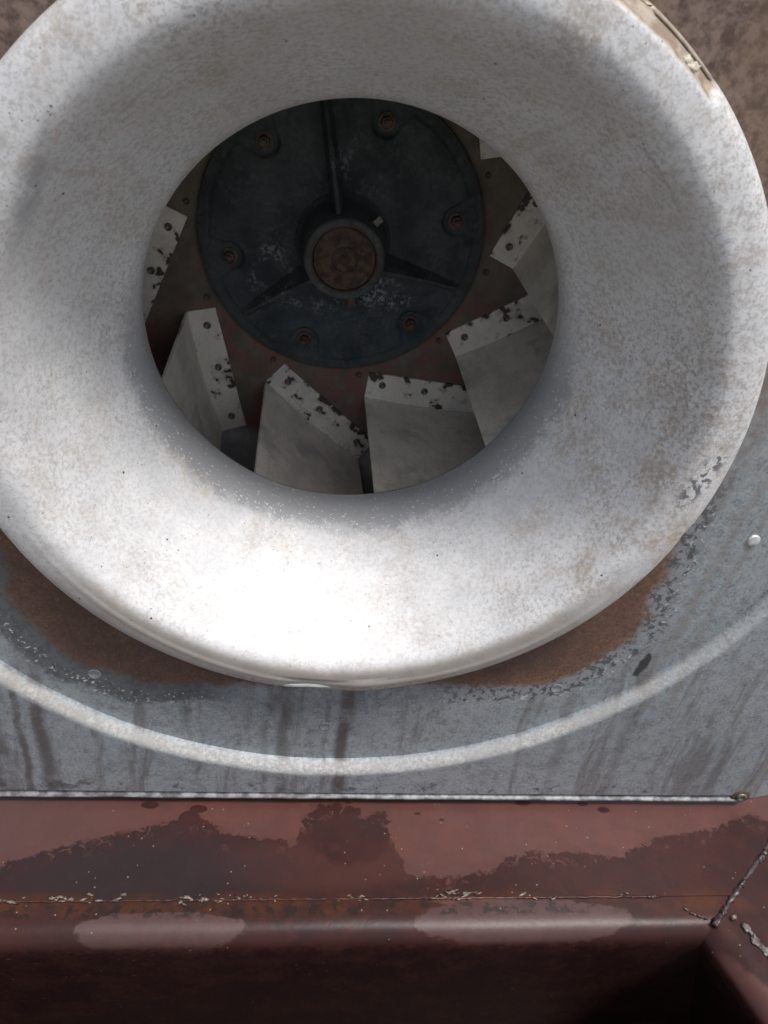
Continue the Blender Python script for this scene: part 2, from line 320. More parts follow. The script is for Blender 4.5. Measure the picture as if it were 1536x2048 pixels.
def mat_casting():
    n = N("blue_grey_cast_iron")
    r = n.m_('SQRT', n.add(n.mul(n.x, n.x), n.mul(n.z, n.z)))
    med = n.noise(4, 4, 0.6); fine = n.noise(45, 4, 0.7)
    col = n.mix(n.st(med, 0.35, 0.65), (0.027, 0.036, 0.038), (0.056, 0.066, 0.068))
    col = n.mix(n.mul(n.st(n.noise(9, 5, 0.7), 0.45, 0.65), 0.5), col, (0.075, 0.080, 0.078))
    shaft = n.mul(n.mul(n.st(n.add(r, n.mul(n.sub(n.noise(22, 4, 0.7), 0.5), 0.06)), 0.215, 0.19), n.st(n.y, 1.1, 1.0)), 0.85)
    col = n.mix(shaft, col, (0.05, 0.030, 0.020))
    col = n.mix(n.mul(n.st(fine, 0.52, 0.72), 0.5), col, (0.030, 0.034, 0.038))
    ch = n.mul(n.st(n.noise(38, 4, 0.7), 0.46, 0.62), n.st(n.noise(5, 3, 0.6, n.off(n.p, (2, 7, 3))), 0.44, 0.60))
    patch = n.mx(n.ell(n.x, n.z, -0.46, -0.20, 0.13, 0.16, 0.6, n.sub(med, 0.5)),
                 n.mx(n.ell(n.x, n.z, 0.26, -0.32, 0.20, 0.11, 0.6, n.sub(med, 0.5)), n.ell(n.x, n.z, -0.15, -0.34, 0.17, 0.09, 0.6, n.sub(med, 0.5))))
    patch = n.mx(patch, n.mul(n.ell(n.x, n.z, 0.07, 0.42, 0.14, 0.13, 0.7, n.sub(med, 0.5)), 0.6))
    col = n.mix(n.mul(n.m_('MULTIPLY', ch, n.add(patch, 0.10), clamp=True), 0.85), col, (0.30, 0.32, 0.33))
    col = n.mix(n.mul(n.st(r, 0.84, 0.885), n.mul(n.st(fine, 0.45, 0.65), 0.5)), col, (0.12, 0.085, 0.06))
    return n.out(col, rough=0.75, bump=n.add(fine, n.mul(med, 0.5)), bstr=0.5, bdist=0.010, spec=0.35)

def mat_blade():
    n = N("zinc_painted_blade")
    rv = n.mul(n.rnd(), 37.0)
    pv = n.off(n.p, n.comb(rv, n.mul(rv, 1.7), n.mul(rv, 0.6)))
    med = n.noise(4, 4, 0.6, pv); fine = n.noise(55, 4, 0.7, pv)
    st_ = n.noise(10, 4, 0.6, n.scl(pv, (1.0, 0.35, 1.0)))
    col = n.mix(n.st(med, 0.3, 0.7), (0.64, 0.585, 0.50), (0.80, 0.745, 0.65))
    col = n.mix(n.mul(n.st(st_, 0.45, 0.7), 0.4), col, (0.46, 0.425, 0.375))
    smear = n.st(n.noise(2.6, 4, 0.6, n.off(pv, (3, 3, 3))), 0.54, 0.66)
    col = n.mix(n.mul(smear, 0.55), col, (0.33, 0.325, 0.325))
    col = n.mix(n.mul(n.st(fine, 0.5, 0.75), 0.5), col, (0.30, 0.275, 0.24))
    flat = n.st(n.y, 1.36, 1.385)
    L_ = hypot(0.306, 0.823)
    din = n.add(n.mul(n.sub(n.x, 0.942), 0.823 / L_), n.mul(n.z, -0.306 / L_))
    edge = n.st(din, 0.075, 0.0)
    chip = n.st(n.sub(n.add(n.noise(13, 3, 0.55, pv), n.mul(n.add(n.sub(n.noise(3, 2, 0.5, pv), 0.5), n.mul(edge, 0.20)), 0.55)), n.mul(n.rnd(), 0.04)), 0.645, 0.662)
    col = n.mix(n.mul(flat, 0.35), col, (0.72, 0.69, 0.63))
    halo = n.mul(n.st(n.add(n.noise(13, 3, 0.55, pv), n.mul(n.add(n.sub(n.noise(3, 2, 0.5, pv), 0.5), n.mul(edge, 0.20)), 0.55)), 0.58, 0.655), n.mul(flat, 0.45))
    col = n.mix(halo, col, (0.24, 0.17, 0.12))
    col = n.mix(n.mul(chip, n.fmix(flat, 0.0, 0.95)), col, (0.045, 0.034, 0.028))
    return n.out(col, rough=0.5, metal=0.15, bump=n.add(fine, med), bstr=0.2, bdist=0.006)

def mat_plain(name, c1, c2, scale=20, rough=0.6, metal=0.0, bstr=0.3):
    n = N(name)
    f = n.noise(scale, 4, 0.65)
    return n.out(n.mix(n.st(f, 0.35, 0.65), c1, c2), rough=rough, metal=metal, bump=f, bstr=bstr, bdist=0.008)

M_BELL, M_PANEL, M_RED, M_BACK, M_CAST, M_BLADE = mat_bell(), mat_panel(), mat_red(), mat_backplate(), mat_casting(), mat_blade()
M_RUST = mat_plain("rusted_shaft", (0.022, 0.013, 0.009), (0.075, 0.040, 0.024), 22, 0.8, 0.0, 0.6)
M_BOLT = mat_plain("rusty_bolt", (0.050, 0.032, 0.026), (0.12, 0.072, 0.05), 30, 0.55, 0.3)
M_RIVET = mat_plain("dull_rivet", (0.10, 0.088, 0.078), (0.20, 0.18, 0.16), 40, 0.45, 0.5)
M_ZRIVET = mat_plain("zinc_rivet", (0.42, 0.43, 0.44), (0.62, 0.63, 0.63), 30, 0.4, 0.4)
M_PRIVET = mat_plain("panel_rivet", (0.13, 0.14, 0.15), (0.24, 0.26, 0.27), 30, 0.65, 0.15)
M_SCROLL = mat_plain("dark_casing_steel", (0.20, 0.19, 0.18), (0.32, 0.31, 0.29), 6, 0.6, 0.2)
M_SEAL = mat_plain("pale_sealant", (0.42, 0.36, 0.28), (0.56, 0.54, 0.48), 16, 0.5)
M_SMEAR = mat_plain("white_sealant", (0.58, 0.60, 0.60), (0.76, 0.77, 0.76), 9, 0.35)
M_CHIP = mat_plain("weld_chips", (0.035, 0.020, 0.015), (0.17, 0.14, 0.115), 26, 0.4)
M_WELD = mat_plain("glossy_weld", (0.022, 0.012, 0.012), (0.045, 0.028, 0.030), 15, 0.38)
M_WSTREAK = mat_plain("dried_white_paint", (0.055, 0.036, 0.034), (0.17, 0.155, 0.145), 18, 0.5, 0, 0.8)
M_GROUND = mat_plain("gravel_ground", (0.10, 0.095, 0.088), (0.22, 0.21, 0.19), 3, 0.9)
M_DARK = mat_plain("dark_seam", (0.045, 0.030, 0.022), (0.10, 0.06, 0.04), 20, 0.7)

# ------------------------------------------------------------------ mesh helpers
def link(name, verts, faces, mat, parent=None, smooth=True, mods=None):
    me = bpy.data.meshes.new(name)
    me.from_pydata([tuple(c * K for c in v) for v in verts], [], faces); me.update()
    bm = bmesh.new(); bm.from_mesh(me)
    bmesh.ops.recalc_face_normals(bm, faces=bm.faces); bm.to_mesh(me); bm.free()
    if smooth: me.polygons.foreach_set("use_smooth", [True] * len(me.polygons))
    me.materials.append(mat)
    o = bpy.data.objects.new(name, me); C.objects.link(o)
    if parent: o.parent = parent
    return o
def thing(name, label, cat, loc=(0, 0, 0), kind=None):
    o = bpy.data.objects.new(name, None); C.objects.link(o); o.location = Vector(loc) * K
    o.empty_display_size = 0.05; o['label'] = label; o['category'] = cat
    return o
def at_origin(o, root):                            # child whose mesh is given in world units
    o.parent = root; o.location = -root.location; return o
def solid(o, t, off=-1):
    m = o.modifiers.new("thickness", 'SOLIDIFY'); m.thickness = t * K; m.offset = off; return o
def bev(o, wd, seg=2, ang=35):
    m = o.modifiers.new("bevel", 'BEVEL'); m.width = wd * K; m.segments = seg; m.limit_method = 'ANGLE'; m.angle_limit = radians(ang); return o
def autosmooth(o, ang=35):
    bm = bmesh.new(); bm.from_mesh(o.data)
    for e in bm.edges:
        if len(e.link_faces) == 2 and e.calc_face_angle(0) > radians(ang): e.smooth = False
    bm.to_mesh(o.data); bm.free(); return o
def lathe(prof, n=96, fn=None):                    # profile of (radius, depth y) turned about the Y axis
    V, F = [], []
    for i in range(n):
        a = 2 * pi * i / n
        for j, (r, y) in enumerate(prof):
            if fn: r2, y2 = fn(r, y, a, j)
            else: r2, y2 = r, y
            V.append((r2 * cos(a), y2, r2 * sin(a)))
    m = len(prof)
    for i in range(n):
        k = (i + 1) % n
        for j in range(m - 1):
            F.append((i * m + j, i * m + j + 1, k * m + j + 1, k * m + j))
    return V, F
def spline(pts, sub=6):                            # Catmull-Rom through profile points
    out = []
    P = [pts[0]] + list(pts) + [pts[-1]]
    for i in range(1, len(P) - 2):
        p0, p1, p2, p3 = P[i - 1], P[i], P[i + 1], P[i + 2]
        for k in range(sub):
            t = k / sub
            out.append(tuple(0.5 * (2 * b + (c - a) * t + (2 * a - 5 * b + 4 * c - d) * t * t + (3 * b - a - 3 * c + d) * t ** 3) for a, b, c, d in zip(p0, p1, p2, p3)))
    out.append(pts[-1]); return out
def disc_head(r, h, seg=10, dome=True, dent=False):   # small rivet head on the XZ plane, standing towards -Y
    prof = [(r, 0), (r, -h * 0.6), (r * 0.75, -h), (r * 0.4, -h * (0.55 if dent else 1.1)), (0.001, -h * (0.5 if dent else 1.15))]
    return lathe(prof, seg)
def hexhead(r, h):
    V = []; F = []
    for y, q in ((0, r), (-h * 0.85, r), (-h, r * 0.85)):
        for i in range(6): V.append((q * cos(i * pi / 3), y, q * sin(i * pi / 3)))
    for l in range(2):
        for i in range(6):
            k = (i + 1) % 6; F.append((l * 6 + i, l * 6 + k, l * 6 + 6 + k, l * 6 + 6 + i))
    F.append(tuple(range(12, 18))); return V, F
def tube(path, rad, seg=8, wob=0.0, flat=1.0, seed=0):
    V, F = [], []
    rnd = random.Random(seed); m = len(path)
    for i, p in enumerate(path):
        p = Vector(p); t = (Vector(path[min(i + 1, m - 1)]) - Vector(path[max(i - 1, 0)])).normalized()
        u = t.cross(Vector((0, 0, 1)))
        u = u.normalized() if u.length > 1e-4 else Vector((1, 0, 0)); v = u.cross(t)
        rr = rad(i / (m - 1)) if callable(rad) else rad
        rr *= 1 + wob * (rnd.random() * 2 - 1)
        for k in range(seg):
            a = 2 * pi * k / seg
            V.append(tuple(p + u * cos(a) * rr + v * sin(a) * rr * flat))
    for i in range(m - 1):
        for k in range(seg):
            q = (k + 1) % seg; F.append((i * seg + k, i * seg + q, i * seg + seg + q, i * seg + seg + k))
    F.append(tuple(range(seg))[::-1]); F.append(tuple(range((m - 1) * seg, m * seg)))
    return V, F
def blob(c, rx, ry, rz, seed=0, amp=0.25, seg=12, rings=7, axis=None):
    V, F = [], []
    ax = axis or Matrix.Identity(3)
    for i in range(rings + 1):
        th = pi * i / rings
        for k in range(seg):
            a = 2 * pi * k / seg
            d = Vector((sin(th) * cos(a), sin(th) * sin(a), cos(th)))
            s = 1 + amp * mn.noise(d * 1.7 + Vector((seed * 3.1, seed, 0)))
            q = ax @ Vector((d.x * rx * s, d.y * ry * s, d.z * rz * s)); V.append(tuple(Vector(c) + q))
    for i in range(rings):
        for k in range(seg):
            q = (k + 1) % seg; F.append((i * seg + k, i * seg + q, i * seg + seg + q, i * seg + seg + k))
    return V, F
def join(parts):
    V, F = [], []
    for v, f in parts:
        o = len(V); V += v; F += [tuple(i + o for i in q) for q in f]
    return V, F
def shift(vf, d): return [tuple(a + b for a, b in zip(v, d)) for v in vf[0]], vf[1]

# ------------------------------------------------------------------ ground
g = link("ground", [(-400, -400, -4.3), (400, -400, -4.3), (400, 400, -4.3), (-400, 400, -4.3)], [(0, 1, 2, 3)], M_GROUND)
g['kind'] = 'structure'; g['label'] = 'grey gravel ground under the steel base'

# ------------------------------------------------------------------ fan housing: front panel, inlet cone, casing
housing = thing("fan_housing", "weathered galvanized fan housing with a flared white inlet cone, standing on the red steel base", "fan housing", (0, -0.75, -2.62))

YI, YO = -0.712, -0.78
def make_panel():
    X0, X1, Z0, Z1 = -2.95, 2.635, -2.545, 2.75
    cx, cz = 0.041, -0.026
    rings = [1.45, 1.55, 1.65, 1.80, 2.0, 2.2, 2.29, 2.3, 2.304, 2.315, 2.33, 2.345, 2.36, 2.375, 2.39, 2.41]
    def yy(r):
        t = min(1, max(0, (r - 2.302) / 0.055)); t = 1 - (1 - t) ** 2.1
        return YI + (YO - YI) * t
    angs = [2 * pi * i / 360 for i in range(360)]
    for px, pz in ((X0, Z0), (X1, Z0), (X1, Z1), (X0, Z1)): angs.append(atan2(pz - cz, px - cx) % (2 * pi))
    angs = sorted(angs)
    V, F = [], []
    ext = [0.25, 0.5, 0.75, 0.95, 0.985, 1.0]
    m = len(rings) + len(ext)
    for a in angs:
        ca, sa = cos(a), sin(a)
        tmax = min(((X1 if ca > 0 else X0) - cx) / ca if abs(ca) > 1e-9 else 9e9, ((Z1 if sa > 0 else Z0) - cz) / sa if abs(sa) > 1e-9 else 9e9)
        for r in rings:
            wv = 0.004 * mn.noise(Vector((r * ca * 2, r * sa * 2, 1.3)))
            # the inner rings are centred on the inlet, the outer ones on the pressed step
            V.append((cx + r * ca, yy(r) + wv, cz + r * sa))
        for e in ext:
            r = rings[-1] + (tmax - rings[-1]) * e
            V.append((cx + r * ca, YO + 0.004 * mn.noise(Vector((r * ca * 2, r * sa * 2, 1.3))) * (1 - e), cz + r * sa))
    n = len(angs)
    for i in range(n):
        k = (i + 1) % n
        for j in range(m - 1): F.append((i * m + j, i * m + j + 1, k * m + j + 1, k * m + j))
    return V, F
panel = at_origin(link("front_panel", *make_panel(), M_PANEL), housing)
solid(panel, 0.02, 0)
# bottom hem bent forwards, and the right edge bent back
def hem():
    prof = [(YO - 0.0005, -2.5445), (YO - 0.002, -2.556), (YO - 0.006, -2.564), (YO - 0.012, -2.568), (YO - 0.026, -2.570), (YO - 0.028, -2.580), (YO - 0.012, -2.582), (YO + 0.015, -2.577)]
    V, F = [], []
    xs = [-2.95 + (2.635 + 2.95) * i / 160 for i in range(161)]
    for x in xs:
        for y, z in prof:
            V.append((x, y + 0.003 * mn.noise(Vector((x * 3, 0, 0))), z + 0.003 * mn.noise(Vector((x * 5, 3, 0)))))
    m = len(prof)
    for i in range(160):
        for j in range(m - 1): F.append((i * m + j, i * m + j + 1, i * m + m + j + 1, i * m + m + j))
    return V, F
at_origin(link("bottom_hem", *hem(), mat_plain("hem_zinc", (0.045, 0.045, 0.048), (0.19, 0.195, 0.20), 13, 0.5, 0.2, 0.6)), housing)
def side_return():
    prof = [(2.6355, YO), (2.655, YO + 0.003), (2.69, YO + 0.016), (2.74, YO + 0.034), (3.3, YO + 0.14)]
    V, F = [], []
    for z in (-2.57, -1.0, 0.5, 2.75):
        for x, y in prof: V.append((x, y, z - (0.055 * min(1, (x - 2.6355) / 0.1) if z < -2 else 0)))
    m = len(prof)
    for i in range(3):
        for j in range(m - 1): F.append((i * m + j, i * m + j + 1, i * m + m + j + 1, i * m + m + j))
    return V, F
at_origin(link("side_return", *side_return(), M_PANEL), housing)

BELL = spline([(1.001, 0.015), (1.001, -0.05), (1.008, -0.10), (1.027, -0.155), (1.062, -0.218), (1.11, -0.303), (1.20, -0.475), (1.29, -0.65), (1.343, -0.755), (1.371, -0.812), (1.400, -0.852), (1.438, -0.872), (1.49, -0.872), (1.545, -0.864), (1.583, -0.848), (1.603, -0.815), (1.610, -0.77), (1.612, -0.716)], 5)
def bellfn(r, y, a, j):
    r2, y2 = r, y
    # a faint rolled crease on the lip
    if y < -0.5: y2 -= 0.005 * math.exp(-((r - 1.508 - 0.02 * sin(a * 1.5)) / 0.009) ** 2) * min(1, max(0, (-sin(a) - 0.3) / 0.4))
    # slight unevenness of the spun sheet
    q = Vector((cos(a) * 1.3, sin(a) * 1.3, y))
    r2 += 0.006 * mn.noise(q * 1.2); y2 += 0.006 * mn.noise(q * 1.5 + Vector((5, 0, 0))) * min(1, max(0, (r - 1.02) / 0.2))
    # the cut-back piece of lip at the upper right
    d = math.degrees(a)
    s = min(1, max(0, (d - 50.0) / 1.6)) * min(1, max(0, (82 - d) / 2))
    if r > 1.555 and y < -0.5:
        k = min(1, (r - 1.555) / 0.012)
        if y2 < -0.79: y2 += 0.045 * s * k
    # dents
    if r > 1.5:
        y2 += 0.012 * math.exp(-((d - 266) / 5) ** 2) - 0.006 * math.exp(-((d - 276) / 4) ** 2)
        r2 -= 0.008 * math.exp(-((d - 341) / 2.5) ** 2)
    return r2, y2
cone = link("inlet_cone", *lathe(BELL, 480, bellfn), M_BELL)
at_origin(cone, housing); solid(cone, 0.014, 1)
cone['label'] = "flared white oxidised inlet cone with a rolled lip"

# sub-parts of the inlet cone: seam of the cut, sealant
def rim_path(d0, d1, r, y, n=30, jr=0.0, seed=1):
    rn = random.Random(seed)
    return [((r + jr * (rn.random() - .5)) * cos(radians(d0 + (d1 - d0) * i / n)), y, (r + jr * (rn.random() - .5)) * sin(radians(d0 + (d1 - d0) * i / n))) for i in range(n + 1)]
def sub(o, par): o.parent = par; return o
sub(link("lip_seam", *tube(rim_path(53.5, 81, 1.557, -0.858, 60, 0.008), lambda t: 0.006 + 0.004 * sin(t * 37) ** 2, 6, 0.4, 0.6), M_DARK), cone)
sub(link("sealant_lump", *join([blob((0.912, -0.838, 1.292), 0.024, 0.012, 0.016, 2, 0.7, 14, 8), blob((0.888, -0.836, 1.308), 0.018, 0.010, 0.014, 5, 0.8, 14, 8)]), M_SEAL), cone)
sub(link("sealant_smear", *blob((-0.10, -0.866, -1.548), 0.20, 0.006, 0.018, 3, 0.6, 28, 10), M_SMEAR), cone)

# spot-weld rivets and the corner bolt
for i, (x, z, m) in enumerate(((1.95, -0.622, M_ZRIVET), (1.232, -1.688, M_PRIVET), (-1.202, -1.667, M_PRIVET), (-0.007, -2.039, M_PRIVET))):
    V, F = lathe([(0.033, 0.0), (0.031, -0.006), (0.026, -0.009), (0.012, -0.010), (0.001, -0.010)] if m is M_ZRIVET else [(0.034, 0.0), (0.033, -0.002), (0.029, -0.003), (0.026, -0.0015), (0.001, -0.0015)], 20)
    o = link("rivet", V, F, m, None)
    o.parent = housing; o.location = Vector((x, YI - 0.011, z)) * K - housing.location
bo = link("corner_bolt", *join([lathe([(0.034, 0.0), (0.034, -0.010), (0.027, -0.016), (0.019, -0.016), (0.018, -0.002), (0.001, -0.002)], 18)]), M_RIVET)
bo.parent = housing; bo.location = Vector((2.612, YO - 0.012, -2.545)) * K - housing.location
hl = link("corner_bolt_recess", *lathe([(0.060, 0.0), (0.055, -0.005), (0.036, -0.006)], 18), M_DARK)
hl.parent = housing; hl.location = Vector((2.612, YO - 0.011, -2.545)) * K - housing.location

# scroll casing behind the panel (closed, dark)
V, F = lathe([(2.2, -0.66), (2.2, 1.9), (0.001, 1.9)], 96)
at_origin(link("scroll_casing", V, F, M_SCROLL), housing)
V, F = lathe([(1.50, -0.69), (2.2, -0.66)], 96)
at_origin(link("casing_ring", V, F, M_SCROLL), housing)

# ------------------------------------------------------------------ fan wheel
wheel = thing("fan_impeller", "grey-bladed fan impeller with a dark blue-grey hub, seen through the inlet cone", "impeller", (-0.0208, 1.42, -0.0025))
wheel.rotation_euler = (0, -radians(6.9623), 0)
W0 = 1.42
def wl(o):                                          # wheel child: mesh depths are world depths
    o.parent = wheel; o.location = (0, -W0 * K, 0); return o
wl(link("back_plate", *lathe([(0.02, W0), (1.95, W0), (1.95, W0 + 0.02), (0.02, W0 + 0.02)], 128), M_BACK, smooth=False))
V, F = lathe(spline([(1.95, 0.62), (1.66, 0.50), (1.45, 0.40), (1.25, 0.27), (1.13, 0.14), (1.10, 0.05)], 5), 96)
solid(wl(link("front_shroud", V, F, M_SCROLL)), 0.015)

# blades: a riveted foot on the back plate and a sheet standing towards the inlet
def pol(r, d): return (r * cos(radians(d)), r * sin(radians(d)))
I0, F0, I1, F1 = pol(0.942, 0), pol(1.112, -3.3), pol(1.495, 33.4), pol(1.62, 28.8)
def blade_mesh():
    t = 0.016
    yb, yt = W0 - 0.004, W0 - 0.004 - t
    V, F = [], []
    d = Vector((F1[0] - F0[0], F1[1] - F0[1])); L = d.length; d.normalize(); nrm = Vector((d.y, -d.x))   # nrm points outwards
    # cross-section: foot (inner edge -> fold) then sheet from fold to shroud, rounded fold
    nS = 14
    def lerp(a, b, s): return Vector((a[0] + (b[0] - a[0]) * s, a[1] + (b[1] - a[1]) * s))
    rows = []
    for i in range(nS + 1):
        s = i / nS
        pi_ = lerp(I0, I1, s); pf = lerp(F0, F1, s)
        bow = 0.018 * sin(pi * s)
        pf = pf + nrm * bow
        ytop = 0.20 + 0.28 * s if s > 0.02 else 0.18
        kick = nrm * (-0.05 * max(0, (s - 0.88) / 0.12) ** 1.0)      # bent trailing end
        prof = []
        # front surface
        prof += [(pi_, yt), (pi_ + (pf - pi_) * 0.5, yt), (pf - (pf - pi_).normalized() * 0.012, yt), (pf + nrm * 0.0, yt - 0.012)]
        for k in range(1, 7): prof.append((pf + nrm * 0.01 * k / 6 + kick * (k / 6), yt - 0.012 + (ytop - yt) * k / 6))
        # back surface
        for k in range(6, 0, -1): prof.append((pf + nrm * (t + 0.01 * k / 6) + kick * (k / 6), yt - 0.012 + (ytop - yt) * k / 6))
        prof += [(pf + nrm * t, yb - 0.01), (pf + nrm * (t - 0.006), yb), (pi_, yb)]
        rows.append(prof)
    m = len(rows[0])
    for r in rows:
        for p, y in r: V.append((p[0], y, p[1]))
    for i in range(nS):
        for j in range(m):
            q = (j + 1) % m; F.append((i * m + j, i * m + q, i * m + m + q, i * m + m + j))
    # end caps as strips (foot and sheet)
    for b in (0, nS * m):
        A = lambda j: b + j
        h = [(0, 1, m - 1), (1, 2, m - 2, m - 1), (2, 3, m - 3, m - 2)]
        for k in range(6): h.append((3 + k, 4 + k, m - 5 - k, m - 4 - k) if k else (3, 4, m - 4, m - 3))
        for q in h: F.append(tuple(A(x) for x in q))
    return V, F
def blade_ends_ok(V, F):
    return [f for f in F if len(set(f)) == len(f)]
BV, BF = blade_mesh(); BF = blade_ends_ok(BV, BF)
blade0 = autosmooth(wl(link("blade", BV, BF, M_BLADE)), 40)
rv = []
for s, q in ((0.12, 0.44), (0.46, 0.45), (0.885, 0.46)):
    px = (I0[0] + (I1[0] - I0[0]) * s) * (1 - q) + (F0[0] + (F1[0] - F0[0]) * s) * q
    pz = (I0[1] + (I1[1] - I0[1]) * s) * (1 - q) + (F0[1] + (F1[1] - F0[1]) * s) * q
    rv.append((px, W0 - 0.02, pz))
RV, RF = lathe([(0.024, 0.0), (0.024, -0.010), (0.019, -0.014), (0.013, -0.014), (0.011, -0.004), (0.001, -0.004)], 12)
rivet0 = None
for p in rv:
    if rivet0 is None: o = rivet0 = link("rivet", RV, RF, M_RIVET)
    else: o = rivet0.copy(); C.objects.link(o)
    o.parent = blade0; o.location = Vector(p) * K
kids = list(blade0.children)
for k in range(10):
    ang = 27.1 + 36 * k
    if k == 0: b = blade0
    else:
        b = blade0.copy(); C.objects.link(b)
        for ch in kids:
            c = ch.copy(); C.objects.link(c); c.parent = b
    b.rotation_euler = (0, -radians(ang), 0)
    b.location = (0, -W0 * K, 0)

# hub casting: flange ring, raised web with bolt pockets
BOLT_A = [7 + 60 * k for k in range(6)]
def web_h(r, a):
    lvl = 0.0
    # web height above the flange, with pockets open to the outside round every bolt
    e = min(1, max(0, (0.815 - r) / 0.014))
    rise = 0.010 + 0.055 * min(1, max(0, (0.80 - r) / 0.53))
    pk = 0.0
    for b in BOLT_A:
        bx, bz = 0.708 * cos(radians(b)), 0.708 * sin(radians(b))
        dx, dz = r * cos(a) - bx, r * sin(a) - bz
        rad = dx * cos(radians(b)) + dz * sin(radians(b)); tan = -dx * sin(radians(b)) + dz * cos(radians(b))
        wd = 0.078 + max(0, rad) * 0.5
        dd = hypot(min(rad, 0), tan) - wd
        pk = max(pk, min(1, max(0, (0.016 - dd) / 0.016)))
    return lvl + rise * e * (1 - pk)
def casting():
    rs = [0.20 + i * 0.02 for i in range(17)] + [0.54 + i * 0.008 for i in range(36)] + [0.835, 0.868, 0.882]
    n = 540
    V, F = [], []
    y0 = W0 - 0.045
    for i in range(n):
        a = 2 * pi * i / n
        for r in rs:
            h = web_h(r, a)
            y = y0 - h
            if r > 0.875: y += 0.008
            V.append((r * cos(a), y, r * sin(a)))
        V.append((0.886 * cos(a), W0 - 0.002, 0.886 * sin(a)))
    m = len(rs) + 1
    for i in range(n):
        k = (i + 1) % n
        for j in range(m - 1): F.append((i * m + j, i * m + j + 1, k * m + j + 1, k * m + j))
    return V, F
wl(autosmooth(link("hub_casting", *casting(), M_CAST), 50))
# boss
boss = wl(link("hub_boss", *lathe(spline([(0.30, W0 - 0.10), (0.268, W0 - 0.15), (0.258, W0 - 0.22), (0.245, W0 - 0.36)], 4) + [(0.236, 0.975), (0.232, 0.962), (0.222, 0.953), (0.20, 0.952), (0.190, 0.953), (0.184, 0.960), (0.182, 0.99)], 96), M_CAST))
sh = autosmooth(link("shaft_end", *lathe([(0.183, 0.985), (0.178, 0.972), (0.15, 0.970), (0.078, 0.969), (0.072, 0.974), (0.066, 0.969), (0.035, 0.970), (0.02, 0.990), (0.001, 1.0)], 48), M_RUST), 30)
sh.parent = boss
# ribs
def rib(deg):
    d = Vector((cos(radians(deg)), sin(radians(deg)))); t = Vector((-d.y, d.x))
    V = []
    N_ = 12
    for i in range(N_ + 1):
        s = i / N_; r = 0.24 + 0.555 * s
        hgt = 0.27 * (1 - s) ** 1.25 + 0.004
        wd = 0.018 - 0.004 * s
        yb = W0 - 0.05; yt = W0 - 0.045 - 0.035 - 0.045 * (1 - s) - hgt
        for y, wv in ((yb, wd + 0.03), (yt + 0.02, wd), (yt, wd * 0.6), (yt, -wd * 0.6), (yt + 0.02, -wd), (yb, -wd - 0.03)):
            q = d * r + t * wv; V.append((q.x, y, q.y))
    F = []
    for i in range(N_):
        for j in range(5): F.append((i * 6 + j, i * 6 + j + 1, i * 6 + 7 + j, i * 6 + 6 + j))
    F.append(tuple(range(6))); F.append(tuple(range(N_ * 6, N_ * 6 + 6)))
    return V, F
for dg in (95, -25, -145): wl(autosmooth(link("rib", *rib(dg), M_CAST), 40))
# bolts with washers, back-plate rivets, set screw and key
bolt_me = None
for b in BOLT_A:
    if bolt_me is None:
        o = autosmooth(link("bolt", *join([lathe([(0.052, 0), (0.052, -0.010), (0.022, -0.012)], 18), shift(hexhead(0.036, 0.036), (0, -0.010, 0)), shift(lathe([(0.017, 0), (0.017, -0.022), (0.001, -0.024)], 10), (0, -0.044, 0))]), M_BOLT), 30); bolt_me = o
    else: o = bolt_me.copy(); C.objects.link(o)
    o.parent = wheel; o.location = Vector((0.708 * cos(radians(b)), -0.046, 0.708 * sin(radians(b)))) * K
    o.rotation_euler = (0, random.random() * 6, 0)
pr = None
for k in range(10):
    a = radians(-15.7 + 36.3 * k)
    if pr is None: o = pr = link("plate_rivet", *lathe([(0.021, 0), (0.020, -0.008), (0.014, -0.012), (0.011, -0.006), (0.001, -0.005)], 12), M_BOLT)
    else: o = pr.copy(); C.objects.link(o)
    o.parent = wheel; o.location = Vector((0.952 * cos(a), -0.001, 0.952 * sin(a))) * K
def boxed(c, u, v, w_):
    c, u, v, w_ = map(Vector, (c, u, v, w_)); V = []
    for i in (-1, 1):
        for j in (-1, 1):
            for k in (-1, 1): V.append(tuple(c + u * i + v * j + w_ * k))
    return V, [(0, 1, 3, 2), (4, 6, 7, 5), (0, 4, 5, 1), (2, 3, 7, 6), (0, 2, 6, 4), (1, 5, 7, 3)]
d1 = Vector((cos(radians(41)), 0, sin(radians(41)))); t1 = Vector((-d1.z, 0, d1.x))
o = link("set_screw", *boxed(d1 * 0.268 + Vector((0, 1.10, 0)), d1 * 0.03, t1 * 0.021, (0, 0.024, 0)), M_RIVET, smooth=False); wl(o); o.parent = boss; o.location = (0, 0, 0); bev(o, 0.006)
d2 = Vector((cos(radians(-83.5)), 0, sin(radians(-83.5)))); t2 = Vector((-d2.z, 0, d2.x))
o = link("set_screw", *join([boxed(d2 * 0.30 + Vector((0, 1.20, 0)), d2 * 0.075, t2 * 0.026, (0, 0.026, 0)), ]), M_BOLT, smooth=False); o.parent = boss; bev(o, 0.006)

